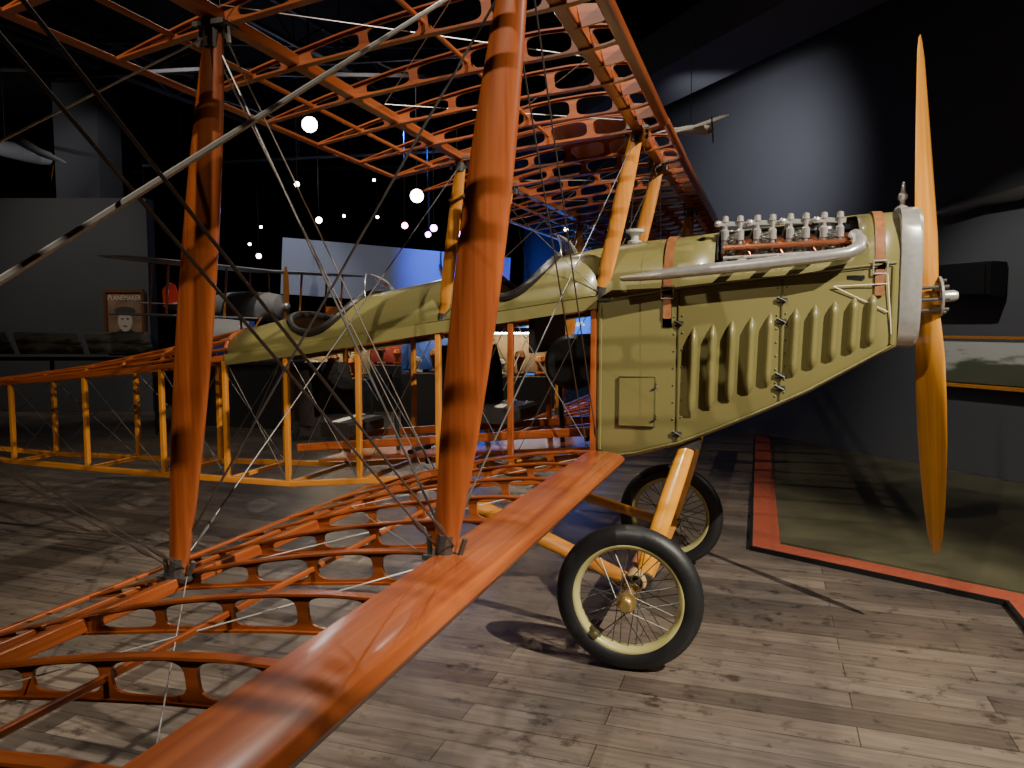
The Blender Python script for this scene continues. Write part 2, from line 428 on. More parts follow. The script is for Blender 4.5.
for sd in (-1,1):
    R=[section(x,sd) for x in xs]
    vs,fs=loft(R,cap=False,closed=False); n=len(R[0])
    keep=[]
    for i in range(len(xs)-1):
        for j in range(n-1):
            if xs[i]>=.32-1e-6 and xs[i+1]<=.97+1e-6 and 9<=j<=15: continue
            keep.append(fs[i*(n-1)+j])
    o=mk('cowling_panel',(vs,keep),GREEN,cowl,label='olive painted cowling panel',angle=60)
    m=o.modifiers.new('s','SOLIDIFY'); m.thickness=.005
F=section(-.25,-1)+[V((p.x,-p.y,p.z)) for p in reversed(section(-.25,-1)[1:-1])]
mk('firewall',ngon(F,(-.008,0,0)),GREEND,cowl)
def sp(x,z,off=.002): return V((x,-(cw(x)[3]+off),z))
def seam(P,r=.0035,mat=GREEND,name='panel_seam'):
    return mk(name,tube(P,r,6),mat,cowl)
seam([sp(x,cw(x)[1]-.005) for x in (-.245,.165,.55,.97,1.13)],.006,GREEN)
seam([sp(x,cw(x)[1]-.018) for x in (-.22,.165,.55,.97,1.11)],.003)
for x in (.155,.635): seam([sp(x,z) for z in (cw(x)[0]+.03,cw(x)[1]-.02)],.0045)
seam([sp(-.235,z) for z in (.9,1.64)],.009,GREEN)
seam([sp(1.12,z) for z in (1.45,1.81)],.009,GREEN)
seam([sp(x,cw(x)[0]+.02) for x in (-.2,-.05,.165,.32,.55,.76,.97,1.13)],.005,GREEN)
for i,x in enumerate([.225,.315,.405,.495,.58,.695,.78,.865,.95,1.03]):
    f=(x-.225)/.8; z1=1.53+.155*f; z0=1.075+.36*f
    w=.022; R=[]
    for k in range(15):
        q=k/14; z=z0+(z1-z0)*q; e=min(1,math.sin(math.pi*min(q,1-q)/.16*.5) if min(q,1-q)<.16 else 1)
        e=max(e,.03)
        R.append([sp(x+w*e*math.cos(a)+.01*(q-.5),z,-.002+.038*e*math.sin(a)) for a in [math.pi*j/8 for j in range(9)]])
    mk('louver',loft(R),GREEN,cowl,label='pressed vertical cooling louver',angle=60)
for x in (.175,.135,.655,.615):
    for k in range(9):
        z=cw(x)[0]+.06+(cw(x)[1]-cw(x)[0]-.12)*k/8
        mk('rivet',sphere(sp(x,z,.001),.005,8),GREEND,cowl)
for x,z in ((.635,1.66),(.635,1.56),(.635,1.30),(.635,1.24),(.155,1.0),(.155,1.55)):
    mk('latch',join(box(sp(x,z,.008),(.05,.012,.018)),tube([sp(x-.02,z+.012,.014),sp(x+.022,z-.01,.02)],.004,6)),STEELD,cowl)
mk('access_door',join(box(sp(-.045,1.155,.005),(.185,.01,.255),bev=.004)),GREEN,cowl,label='small hinged olive inspection door')
mk('door_frame',join(*[tube([sp(a,b,.011),sp(c,d,.011)],.0035,5) for a,b,c,d in ((-.135,1.03,.045,1.03),(.045,1.03,.045,1.28),(.045,1.28,-.135,1.28),(-.135,1.28,-.135,1.03))]),GREEND,cowl)
for z in (1.23,1.07): mk('latch',tube([sp(.03,z-.015,.014),sp(.055,z,.02),sp(.05,z+.02,.012)],.005,6),STEELD,cowl)
for x in (.10,1.06):
    R=[]
    S1=section(x,-1,.006)[7:]; S2=section(x,1,.006)[7:]
    line=S1+[p for p in reversed(S2[:-1])]
    for p in line:
        R.append([p+V((-.022,0,0)),p+V((.022,0,0)),p+V((.022,0,.003)),p+V((-.022,0,.003))])
    stp=mk('leather_strap',loft(R),BROWNL,cowl,label='brown leather hold-down strap')
    zz=cw(x)[1]-.02
    mk('strap_buckle',join(*[tube([sp(x+a,zz+b,.014),sp(x+c,zz+d,.014)],.004,6) for a,b,c,d in ((-.03,-.03,.03,-.03),(.03,-.03,.03,.03),(.03,.03,-.03,.03),(-.03,.03,-.03,-.03))]),STEEL,stp)
    mk('strap_tail',box(sp(x,zz-.07,.010),(.04,.006,.12)),BROWNL,stp)
rad=empty('radiator',(1.19,0,1.75),plane)
def rsec(x,off): 
    P=[]
    zb_,zt_,w=1.43-off,2.10+off,.305+off
    for k in range(48):
        a=2*math.pi*k/48; c,s_=math.cos(a),math.sin(a)
        y=w*math.copysign(abs(c)**.42,c)
        z=(zb_+zt_)/2+(zt_-zb_)/2*math.copysign(abs(s_)**.5,s_)
        P.append(V((x,y,z)))
    return P
mk('radiator_shell',loft([rsec(1.145,-.01),rsec(1.15,0),rsec(1.225,0),rsec(1.24,-.01),rsec(1.24,-.04),rsec(1.225,-.045)]),STEEL,rad,label='nickel plated radiator shell')
mk('radiator_core',ngon(rsec(1.226,-.046),(.008,0,0)),CORE,rad)
mk('radiator_cap',join(lathe([(0,.0),(.035,0),(.038,.02),(.03,.03),(.012,.04),(.012,.06),(.022,.07),(.024,.085),(.012,.1),(.008,.15),(0,.155)],(1.19,0,2.09),(0,0,1),20)),STEEL,rad,label='nickel filler cap with temperature gauge')
# ------------------------------------------------------------------ engine
eng=empty('engine',(.64,0,1.8),plane); eng['label']='exposed nickel V8 engine valve gear'
mk('crankcase',box((.6,0,1.62),(.95,.30,.36),bev=.05),STEELD,eng)
mk('bay_dark_floor',box((.645,-.12,1.76),(.7,.42,.02)),BLACKM,eng)  # black inner panel, its colour standing in for the dark bay interior
mk('bay_dark_divider',box((.645,0,1.89),(.66,.04,.26)),BLACKM,eng)  # second black panel darkening the inside of the engine opening
for sd in (-1,1):
    for i,x in enumerate((.40,.55,.70,.85)):
        ax=V((0,sd*.45,.9)).normalized(); c=V((x,sd*.12,1.72))
        mk('engine_cylinder',lathe([(0,0),(.058,0),(.062,.02),(.058,.03),(.058,.19),(.066,.20),(.066,.22),(.060,.23),(.056,.26),(.03,.295),(0,.30)],c,ax,24),STEEL,eng)
        for dx in (-.035,.035):
            b0=V((x+dx,sd*.285,1.80)); b1=V((x+dx,sd*.295,2.05))
            mk('valve_rod',lathe([(0,0),(.022,0),(.022,.03),(.011,.035),(.011,.15),(.019,.155),(.019,.2),(.010,.21),(.010,.24),(.017,.245),(.015,.27),(0,.275)],b0,b1-b0,12),STEEL,eng)
            mk('valve_collar',lathe([(.010,.07),(.021,.07),(.021,.09),(.010,.09)],b0,b1-b0,12,True),COPPER,eng)
        P=[]
        for k in range(60):
            a=k*.75; P.append(V((x-.0+.019*math.cos(a),sd*.30+.019*math.sin(a),1.86+.12*k/60)))
        mk('valve_spring',tube(P,.0035,5),STEELD,eng)
        mk('rocker_arm',join(beam((x-.07,sd*.30,2.035),(x+.06,sd*.28,2.03),.018,.024),beam((x+.035,sd*.30,2.03),(x+.02,sd*.16,2.05),.018,.022),sphere((x-.07,sd*.30,2.035),.018,10)),STEEL,eng)
        mk('intake_elbow',tube([(x+.07,sd*.14,1.93),(x+.07,sd*.24,1.96),(x+.075,sd*.315,1.93),(x+.075,sd*.318,1.87)],.02,10),COPPER,eng)
        mk('spark_wire',tube([(x-.03,sd*.16,1.99),(x-.05,sd*.22,2.03),(x-.07,sd*.27,1.97),(x-.07,sd*.30,1.86)],.006,6),RUBBER,eng)
    mk('intake_manifold',tube([(.36,sd*.325,1.915),(.94,sd*.312,1.93)],.015,10),COPPER,eng)
    mk('push_rod',tube([(.36,sd*.333,1.865),(.93,sd*.318,1.885)],.009,8),STEEL,eng)
    P=[(.95,sd*.30,1.96),(.965,sd*.36,1.93),(.955,sd*.41,1.89),(.91,sd*.435,1.865),(.80,sd*.45,1.85),(.5,sd*.46,1.82),(.25,sd*.47,1.80),(.1,sd*.475,1.785),(-.02,sd*.48,1.772),(-.11,sd*.485,1.765)]
    R=[];prs=[(.028,.032)]*5+[(.028,.032),(.028,.034),(.026,.047),(.019,.06),(.013,.07)]
    pts=[V(p) for p in P]
    for i,p in enumerate(pts):
        t=pts[min(i+1,9)]-pts[max(i-1,0)]; s,u=frame(t)
        R.append([p+s*(math.cos(a)*prs[i][1])+u*(math.sin(a)*prs[i][0]) for a in [2*math.pi*k/16 for k in range(16)]])
    mk('exhaust_pipe',loft(R),STEEL,eng,label='polished exhaust pipe with flattened tail')
    for x in (.45,.6,.75): mk('exhaust_stub',tube([(x,sd*.33,1.84),(x,sd*.40,1.85),(x,sd*.455,1.838)],.02,10),STEEL,eng)
mk('filler_cap',lathe([(0,0),(.035,0),(.04,.02),(.02,.03),(.02,.05),(.05,.07),(.05,.085),(0,.09)],(-.12,-.05,1.97),(0,0,1),24),plain('enamel_white',(.5,.5,.45),.3),plane,label='pale metal fuel filler cap')
for a,b in (((1.10,-.315,1.60),(.86,-.348,1.72)),((1.12,-.31,1.47),(1.09,-.32,1.80)),((.86,-.348,1.72),(1.10,-.325,1.73))):
    wire(a,b,.0025,WIREW)
# ------------------------------------------------------------------ propeller
ptilt=math.radians(3.4)
pr=empty('propeller',(0,0,0)); 
def blade(sgn):
    R=[]
    tab=[(0,.095,.085,80),(.08,.10,.08,74),(.15,.115,.065,64),(.3,.15,.048,50),(.5,.18,.034,38),(.7,.195,.026,31),(.9,.185,.02,27),(1.05,.16,.015,25),(1.18,.12,.011,24),(1.25,.07,.008,22),(1.275,.012,.004,20)]
    for z,c,t,p in tab:
        a=math.radians(p); ring=[]
        for k in range(20):
            q=2*math.pi*k/20; u=math.cos(q)*c/2; v=math.sin(q)*t/2*(1.0 if math.sin(q)>0 else .6)
            y=u*math.cos(a)-v*math.sin(a); x=u*math.sin(a)+v*math.cos(a)
            ring.append(V((x,y*sgn,z*sgn)))
        R.append(ring)
    return loft(R)
WP[pr]=V((0,0,0))
mk('propeller_blade',blade(1),PROPW,pr,label='laminated varnished wood blade',angle=70)
mk('propeller_blade',blade(-1),PROPW,pr,label='laminated varnished wood blade',angle=70)
g=lathe([(0,.055),(.10,.055),(.10,.045),(.0,.045)],(0,0,0),(1,0,0),32)
g2=lathe([(0,-.055),(.10,-.055),(.10,-.045),(0,-.045)],(0,0,0),(1,0,0),32)
hub=mk('propeller_hub',join(g,g2,lathe([(0,.13),(.02,.13),(.028,.115),(.03,.05),(0,.05)],(0,0,0),(1,0,0),20),tube([(-.16,0,0),(-.05,0,0)],.035,16)),STEEL,pr)
for k in range(8):
    a=math.pi*2*k/8+.2
    mk('hub_bolt',tube([(-.07,.078*math.cos(a),.078*math.sin(a)),(.08,.078*math.cos(a),.078*math.sin(a))],.009,6),STEELD,hub)
pr.parent=plane; pr.location=V((1.318,0,1.675-FZ)); pr.rotation_euler=(math.radians(-1.5),-ptilt,0)
# ------------------------------------------------------------------ wheels
def wheel():
    w=empty('wheel',(0,0,0)); 
    mk('tire',lathe([(.285+.052*math.cos(a),.050*math.sin(a)*(1)) for a in [2*math.pi*k/20 for k in range(20)]],(0,0,0),(0,1,0),64,True),RUBBER,w,angle=60)
    mk('rim',lathe([(.240,-.036),(.252,-.040),(.262,-.034),(.250,-.022),(.238,-.014),(.236,0),(.238,.014),(.250,.022),(.262,.034),(.252,.040),(.240,.036),(.228,.016),(.226,0),(.228,-.016)],(0,0,0),(0,1,0),64,True),CREAM,w,label='cream painted wheel rim',angle=50)
    mk('hub',lathe([(0,-.13),(.022,-.13),(.026,-.115),(.032,-.11),(.032,-.09),(.026,-.08),(.045,-.075),(.045,-.067),(.024,-.06),(.024,.06),(.045,.067),(.045,.075),(.026,.08),(.026,.11),(0,.11)],(0,0,0),(0,1,0),24),BRASS,w)
    for k in range(40):
        a=2*math.pi*k/40; side=1 if k%2 else -1; da=.42*(1 if (k//2)%2 else -1)
        p=V((.040*math.cos(a+da*2.6),side*.071,.040*math.sin(a+da*2.6))); q=V((.232*math.cos(a),side*.006,.232*math.sin(a)))
        mk('spoke',tube([p,q],.0023,5),STEELD,w)
    return w
def place(w,loc,rz=0,ry=0):
    w.parent=plane; w.location=V(loc)-V((0,0,FZ)); w.rotation_euler=(0,ry,rz)
w1=wheel(); place(w1,(0,-.825,.297),math.radians(2))
def copytree(src):
    n=src.copy(); COL.objects.link(n)
    for c in src.children:
        d=c.copy(); d.parent=n; COL.objects.link(d)
    return n
w2=copytree(w1); place(w2,(0,.775,.297),math.radians(-2),.4)
gear=empty('landing_gear',(0,0,.5),plane)
mk('axle',tube([(0,-.94,.297),(0,.93,.297)],.021,14),STEELD,gear)
mk('spreader_bar',loft([[V((x*.075,y,.305+z*.022)) for x,z in [(math.cos(a),math.sin(a)) for a in [2*math.pi*k/14 for k in range(14)]]] for y in (-.62,.62)]),OY,gear)
for sd in (-1,1):
    strut('gear_strut',(.02,sd*.60,.29),(.21,sd*.31,.95),.095,.045,YVAR,gear,.8,fit=False)
    strut('gear_strut',(-.02,sd*.60,.29),(-1.24,sd*.35,.67),.085,.045,OX,gear,.8,fit=False)
    g=G()
    for k in range(8): g=join(g,lathe([(.045+.008*math.cos(a),.008*math.sin(a)) for a in [2*math.pi*j/8 for j in range(8)]],(0,sd*(.54+.017*k),.305),(0,1,0),20,True))
    mk('shock_cord',g,CORD,gear,label='wrapped elastic shock cord')
    mk('gear_fitting',box((.21,sd*.31,.945),(.12,.07,.05)),STEELD,gear)
    mk('axle_fitting',box((.015,sd*.60,.30),(.12,.05,.09),bev=.02),STEELD,gear)
wire((.2,-.31,.93),(0,.6,.32),.0025,WIRE,gear); wire((.2,.31,.93),(0,-.6,.32),.0025,WIRE,gear)

# ------------------------------------------------------------------ ROOM
def floor_mat():
    m,nt,b=newmat('distressed_planks'); L=nt.links.new
    tc=nt.nodes.new('ShaderNodeTexCoord')
    br=nt.nodes.new('ShaderNodeTexBrick'); br.offset=.37; br.squash=1
    for k,v in (('Scale',1),('Mortar Size',.002),('Brick Width',1.5),('Row Height',.15),('Mortar Smooth',.1),('Bias',0)): br.inputs[k].default_value=v
    br.inputs['Color1'].default_value=(.098,.082,.068,1); br.inputs['Color2'].default_value=(.185,.158,.132,1); br.inputs['Mortar'].default_value=(.03,.024,.02,1)
    mp=nt.nodes.new('ShaderNodeMapping'); mp.inputs['Scale'].default_value=(2,26,1)
    n=nt.nodes.new('ShaderNodeTexNoise'); n.inputs['Scale'].default_value=1.3; n.inputs['Detail'].default_value=8; n.inputs['Roughness'].default_value=.65
    n2=nt.nodes.new('ShaderNodeTexNoise'); n2.inputs['Scale'].default_value=1.1; n2.inputs['Detail'].default_value=4
    n3=nt.nodes.new('ShaderNodeTexNoise'); n3.inputs['Scale'].default_value=9; n3.inputs['Detail'].default_value=7; n3.inputs['Roughness'].default_value=.7
    mp3=nt.nodes.new('ShaderNodeMapping'); mp3.inputs['Scale'].default_value=(1,1.2,1)
    r3=nt.nodes.new('ShaderNodeValToRGB'); r3.color_ramp.elements[0].position=.56; r3.color_ramp.elements[1].position=.67
    r3.color_ramp.elements[0].color=(1,1,1,1); r3.color_ramp.elements[1].color=(.33,.31,.3,1)
    r=nt.nodes.new('ShaderNodeValToRGB'); r.color_ramp.elements[0].position=.3; r.color_ramp.elements[1].position=.7; r.color_ramp.elements[0].color=(.58,.57,.56,1); r.color_ramp.elements[1].color=(1.2,1.18,1.16,1)
    r2=nt.nodes.new('ShaderNodeValToRGB'); r2.color_ramp.elements[0].position=.35; r2.color_ramp.elements[1].position=.65; r2.color_ramp.elements[0].color=(.62,.62,.65,1); r2.color_ramp.elements[1].color=(1.15,1.07,.98,1)
    def mul(a,bb):
        x=nt.nodes.new('ShaderNodeMix'); x.data_type='RGBA'; x.blend_type='MULTIPLY'; x.inputs[0].default_value=1
        L(a,x.inputs[6]); L(bb,x.inputs[7]); return x.outputs[2]
    L(tc.outputs['Object'],br.inputs['Vector']); L(tc.outputs['Object'],mp.inputs['Vector']); L(mp.outputs[0],n.inputs['Vector'])
    L(tc.outputs['Object'],n2.inputs['Vector']); L(tc.outputs['Object'],mp3.inputs['Vector']); L(mp3.outputs[0],n3.inputs['Vector'])
    L(n.outputs['Fac'],r.inputs['Fac']); L(n2.outputs['Fac'],r2.inputs['Fac']); L(n3.outputs['Fac'],r3.inputs['Fac'])
    c=mul(mul(mul(br.outputs['Color'],r.outputs['Color']),r2.outputs['Color']),r3.outputs['Color'])
    L(c,b.inputs['Base Color']); b.inputs['Roughness'].default_value=.38
    bp=nt.nodes.new('ShaderNodeBump'); bp.inputs['Strength'].default_value=.2; bp.inputs['Distance'].default_value=.005
    L(n.outputs['Fac'],bp.inputs['Height']); L(bp.outputs['Normal'],b.inputs['Normal'])
    return m
mk('floor',([(-22,-9,FZ),(10,-9,FZ),(10,20,FZ),(-22,20,FZ)],[(0,1,2,3)]),floor_mat(),None,False,kind='structure',center=False)
DW=plain('dark_wall_paint',(.035,.036,.039),.85,noise=.08,nscale=1)
DG=plain('gray_wall_paint',(.075,.075,.077),.85,noise=.05,nscale=1)
DP=plain('charcoal_plinth_paint',(.022,.022,.024),.6)
EG=plain('slate_wall_paint',(.075,.078,.085),.8,noise=.05,nscale=1)
CEIL=plain('black_ceiling',(.008,.008,.009),.9)
def wall(name,a,b,h,mat,th=.12,z0=FZ):
    return mk(name,beam((a[0],a[1],z0+h/2),(b[0],b[1],z0+h/2),th,h),mat,None,False,kind='structure')
wall('wall_north',(-22,19),(-1,19),6.5,DW); 
wall('wall_east',(-5.0,13.5),(9.5,-2.5),6.5,EG)
wall('wall_back',(-5.0,13.5),(-5.2,19),6.5,DW)
wall('wall_west',(-21.5,-9),(-21.5,19),6.5,DW)
wall('wall_south',(-22,-8.9),(9.8,-8.9),6.5,DW)
wall('wall_front',(9.6,-8.9),(9.5,-2.5),6.5,DW)
mk('ceiling',([(-22,-9,6.4),(10,-9,6.4),(10,20,6.4),(-22,20,6.4)],[(3,2,1,0)]),CEIL,None,False,kind='structure',center=False)
wall('wall_partition',(-14.2,5.6),(-10.1,6.97),3.85,DG,.3)
CONC=plain('olive_concrete',(.075,.070,.040),.38,noise=.35,nscale=2.2,bump=.05)
REDC=plain('red_carpet_trim',(.27,.050,.020),.8,noise=.15,nscale=40)
mk('exhibit_island',ngon([(x,y,FZ+.001) for x,y in [(.62,7.0),(.70,1.50),(2.06,.84),(2.02,-2.4),(8.9,-2.3)]],(0,0,.02)),CONC,None,False,label='low olive concrete display surface with red edge',cat='display platform')
def strip(P,w,z=.001,h=.026):
    R=[]; z+=FZ
    P=[V((x,y,0)) for x,y in P]
    for i,p in enumerate(P):
        d1=(P[i]-P[i-1]).normalized() if i>0 else (P[1]-P[0]).normalized()
        d2=(P[i+1]-P[i]).normalized() if i<len(P)-1 else d1
        d=(d1+d2).normalized(); nn=V((-d.y,d.x,0)); k=1/max(.4,d.dot(d1))
        a=p; b=p+nn*w*k
        R.append([a+V((0,0,z)),b+V((0,0,z)),b+V((0,0,z+h)),a+V((0,0,z+h))])
    return loft(R)
mk('trim_1',strip([(.45,7.0),(.51,1.30),(1.90,.64),(1.86,-2.5)],.19),REDC,None,False,kind='structure')
mk('trim_2',strip([(.43,7.0),(.49,1.285),(1.88,.625),(1.84,-2.5)],.022,.001,.03),BLACKM,None,False,kind='structure')
def wallpt(s,off=0,z=0):
    d=V((14.5,-16,0)).normalized(); n=V((-d.y,d.x,0)); n=-n if n.dot(V((-1,-1,0)))<0 else n
    return V((-5,13.5,0))+d*s+n*(.07+off)+V((0,0,z))
def photomat():
    m,nt,b=newmat('printed_landscape'); L=nt.links.new
    tc=nt.nodes.new('ShaderNodeTexCoord'); mp=nt.nodes.new('ShaderNodeMapping'); mp.inputs['Scale'].default_value=(1.5,1.5,7)
    n=nt.nodes.new('ShaderNodeTexNoise'); n.inputs['Scale'].default_value=1.5; n.inputs['Detail'].default_value=6
    sx=nt.nodes.new('ShaderNodeSeparateXYZ'); ad=nt.nodes.new('ShaderNodeMath'); ad.operation='MULTIPLY_ADD'; ad.inputs[1].default_value=1.1
    r=nt.nodes.new('ShaderNodeValToRGB'); r.color_ramp.elements[0].position=.40; r.color_ramp.elements[1].position=.56
    r.color_ramp.elements[0].color=(.09,.10,.06,1); r.color_ramp.elements[1].color=(.50,.50,.45,1)
    L(tc.outputs['Object'],mp.inputs['Vector']); L(mp.outputs[0],n.inputs['Vector']); L(tc.outputs['Object'],sx.inputs[0]); L(sx.outputs['Z'],ad.inputs[0]); L(n.outputs['Fac'],ad.inputs[2]); L(ad.outputs[0],r.inputs['Fac']); L(r.outputs['Color'],b.inputs['Base Color'])
    return m
PH=photomat()
ra=empty('display_rail',wallpt(12,0,.9),None,'long landscape photograph panel between thin wooden rails on dark wall','display panel')
mk('photo_panel',beam(wallpt(11.0,.06,1.15),wallpt(17,.06,1.15),.03,.44),PH,ra,False)
mk('rail',beam(wallpt(10.9,.08,1.41),wallpt(17.1,.08,1.41),.05,.03),OX,ra)
mk('rail',beam(wallpt(10.9,.08,.90),wallpt(17.1,.08,.90),.06,.04),OX,ra)
mk('loudspeaker',join(beam(wallpt(11.1,.15,2.0),wallpt(11.8,.15,2.0),.25,.35,bev=.02),beam(wallpt(11.15,.28,2.0),wallpt(11.75,.28,2.0),.02,.3)),BLACKM,None,label='black wall mounted loudspeaker box',cat='speaker')
R=[]
for s_,h,t in ((11.05,.02,.01),(11.15,.08,.02),(11.35,.07,.03),(11.55,.05,.05),(11.75,.07,.03),(11.95,.08,.02),(12.05,.02,.01)):
    p=wallpt(s_,.10,2.80+.05*math.sin((s_-11.5)*2)); nn=wallpt(0,1)-wallpt(0,0)
    R.append([p+V((0,0,h*math.cos(a)))+nn*(t*math.sin(a)) for a in [2*math.pi*k/12 for k in range(12)]])
mk('wall_propeller',loft(R),STEELD,None,label='dark two-bladed propeller mounted on the wall',cat='propeller')
mk('ceiling_beam',beam((-5.2,11.2,4.86),(6.6,-2.5,4.86),.9,.5),EG,None,False,label='thick dark gray ceiling beam',cat='beam')
TRK=plain('track_gray',(.045,.045,.05),.6)
def truss(a,b,h=.45,n=14):
    a,b=V(a),V(b); up=V((0,0,h)); P=[a.lerp(b,k/n)+(up if k%2 else V((0,0,0))) for k in range(n+1)]
    return join(beam(a,b,.06,.06),beam(a+up,b+up,.06,.06),tube(P,.018,6))
for a,b in (((1.6,5.9,5.3),(3.9,1.2,5.6)),((-14,10.5,5.2),(-5.5,12.5,5.2)),((-16,2.5,5.4),(-3,7.5,5.4)),((-9.5,.5,5.5),(-9.0,15,5.5)),((-6.2,0,5.5),(-5.6,9.3,5.5))):
    mk('ceiling_truss',truss(a,b),TRK,None,label='gray lattice roof truss under black ceiling',cat='truss')
g=G(); 
for k in range(6): g=join(g,beam(wallpt(3.0+k*.45,.05,4.9),wallpt(3.0+k*.45,.05,6.3),.04,.04,up=V((1,1,0))))
for k in range(4): g=join(g,beam(wallpt(3.0,.05,4.9+k*.45),wallpt(5.25,.05,4.9+k*.45),.04,.04))
wn=mk('window_1',g,BLACKM,None,kind='structure')
mk('window_pane',beam(wallpt(3,.02,5.6),wallpt(5.25,.02,5.6),.02,1.4),plain('dim_pane',(.12,.11,.08),.3,emit=(.25,.2,.12),estr=.08),wn,False)
YAW=math.radians(18.5)
CAMP=V((.571,-4.215,1.54)); dd=V((-math.sin(YAW),math.cos(YAW),0)); rr=V((math.cos(YAW),math.sin(YAW),0))
mk('column',beam((-12.9,8.3,FZ),(-12.9,8.3,6.4),.9,.9,up=V((1,.3,0))),DG,None,False,label='square dark gray structural column',cat='column')
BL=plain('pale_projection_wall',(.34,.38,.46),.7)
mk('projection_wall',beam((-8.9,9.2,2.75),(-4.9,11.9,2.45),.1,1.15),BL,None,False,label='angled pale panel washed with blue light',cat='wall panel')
SCR=plain('blue_screen',(.02,.05,.2),.4,emit=(.03,.16,.85),estr=1.8)
sc=empty('display_screen',(-3.9,8.5,0),None,'large glowing blue display screen with white aircraft shapes','screen')
mk('screen_panel',beam((-4.4,8.2,1.45),(-2.2,9.1,1.45),.06,1.05),SCR,sc,False)
mk('screen_frame',join(beam((-4.45,8.18,.9),(-2.15,9.12,.9),.1,.06),beam((-4.45,8.18,2.0),(-2.15,9.12,2.0),.1,.06),beam((-4.3,8.25,FZ),(-4.3,8.25,.9),.06,.06),beam((-2.3,9.07,FZ),(-2.3,9.07,.9),.06,.06)),BLACKM,sc)
WH=plain('white_graphic',(.7,.75,.85),.5,emit=(.6,.75,1),estr=1.2)
for k in range(3):
    c=V((-4.0+.65*k,8.30+.27*k,1.55))
    g=join(ngon([c+V((x,x*.41-.05,z)) for x,z in ((-.22,.16),(-.1,.2),(.0,.02),(.2,.05),(.24,-.02),(.02,-.04),(-.06,-.22),(-.12,-.22),(-.06,-.02))],(0,-.01,0)))
    mk('screen_graphic',g,WH,sc,False)
# ---- generic small aircraft
def aircraft(name,label,mats,bi=True,gear=True,cat='airplane'):
    r=empty(name,(0,0,0),None,label,cat); body,wg,acc=mats
    R=[]
    for x,w,h,z in ((2.2,.12,.12,0),(2.1,.32,.34,0),(1.6,.38,.42,0),(.8,.38,.45,.03),(0,.36,.42,.05),(-1.2,.24,.3,.05),(-2.6,.1,.16,.06),(-3,.03,.08,.08)):
        R.append([V((x,w*math.cos(a),z+h*math.sin(a))) for a in [2*math.pi*k/20 for k in range(20)]])
    mk('fuselage',loft(R),body,r)
    def slab(x,z,span,ch,th=.1):
        RR=[]
        for k in range(21):
            f=-1+2*k/20; e=(1-abs(f)**8)**.5 if abs(f)<1 else .05; e=max(e,.08)
            RR.append([V((x+c*ch*e,f*span,z+abs(f)*span*.02+t*th*e)) for c,t in ((.5,0),(.42,.35),(.15,.55),(-.2,.35),(-.5,0),(-.2,-.15),(.2,-.2),(.42,-.2))])
        return loft(RR)
    mk('wing',slab(.9,-.35 if bi else .45,4.6,1.2),wg,r)
    if bi:
        mk('wing',slab(1.1,1.05,4.8,1.25),wg,r)
        for sy in (-3.2,-1.4,1.4,3.2):
            for x in (.65,1.35): mk('strut',tube([(x,sy,-.3),(x+.15,sy,1.05)],.035,8),OZ,r)
        for sy in (-.35,.35): mk('strut',tube([(1.2,sy,.3),(1.2,sy,1.05)],.03,8),OZ,r)
    mk('tailplane',slab(-2.7,.12,1.3,.8,.05),wg,r)
    mk('rudder',ngon([(-2.4,-.02,.1),(-2.7,-.02,.75),(-3.0,-.02,.85),(-3.35,-.02,.6),(-3.3,-.02,.05),(-3,-.02,0)],(0,.04,0)),acc,r)
    mk('propeller',join(*[loft([[V((2.3+.5*t*math.cos(a)*.3,c*math.cos(a),s_*z+.0)) for a in [2*math.pi*k/10 for k in range(10)]] for z,c,t in ((0,.06,.1),(.4,.11,.06),(.9,.10,.04),(1.15,.03,.02))]) for s_ in (1,-1)]),OZ,r)
    mk('spinner',sphere((2.3,0,0),.12,12),STEEL,r)
    if gear:
        for sy in (-.75,.75):
            wv=mk('wheel',lathe([(.28+.06*math.cos(a),.06*math.sin(a)) for a in [2*math.pi*k/10 for k in range(10)]],(1.3,sy,-1.15),(0,1,0),28,True),RUBBER,r)
            mk('wheel_disc',lathe([(0,-.03),(.24,-.02),(.24,.02),(0,.03)],(1.3,sy,-1.15),(0,1,0),28),wg,wv)
            mk('gear_leg',join(tube([(1.3,sy,-1.15),(1.6,sy*.4,-.3)],.03,8),tube([(1.3,sy,-1.15),(.7,sy*.4,-.3)],.03,8)),OZ,r)
        mk('axle',tube([(1.3,-.8,-1.15),(1.3,.8,-1.15)],.025,8),STEELD,r)
    return r
SIL=plain('silver_dope',(.42,.42,.42),.35,.3,noise=.05); WHT=plain('white_dope',(.62,.60,.54),.6); REDP=plain('red_paint',(.5,.03,.02),.4); ORP=plain('orange_paint',(.7,.2,.03),.5); GRP=plain('green_paint',(.05,.25,.1),.5)
a=aircraft('display_airplane','silver biplane with white disc wheels on a plinth',(SIL,SIL,REDP)); a.scale=(.55,)*3; a.location=(-7.9,6.4,1.83); a.rotation_euler=(0,0,math.radians(-12)); 
mk('exhibit_plinth',join(box((-7.3,6.3,.49+FZ),(2.2,1.6,.98),bev=.02),box((-7.3,6.3,1.0+FZ),(2.3,1.7,.05))),DP,None,label='broad charcoal plinth under a silver biplane',cat='plinth')
a=aircraft('hanging_airplane','white fabric airplane hung high from the ceiling',(SIL,WHT,WHT),False,False); a.location=(-13.6,7.0,4.95); a.rotation_euler=(.35,.05,math.radians(70)); a.scale=(.38,)*3
mk('suspension_cable',tube([(-13.6,7.0,5.16),(-13.6,7.0,6.4)],.01,6),WIRE,None,label='steel cable holding up an airplane',cat='cable')
a=aircraft('hanging_model_airplane','small white and red model airplane on a wire',(WHT,WHT,REDP),False,False); a.scale=(.115,)*3; a.location=(-.22,3.9,3.52); a.rotation_euler=(.35,.15,math.radians(-30))
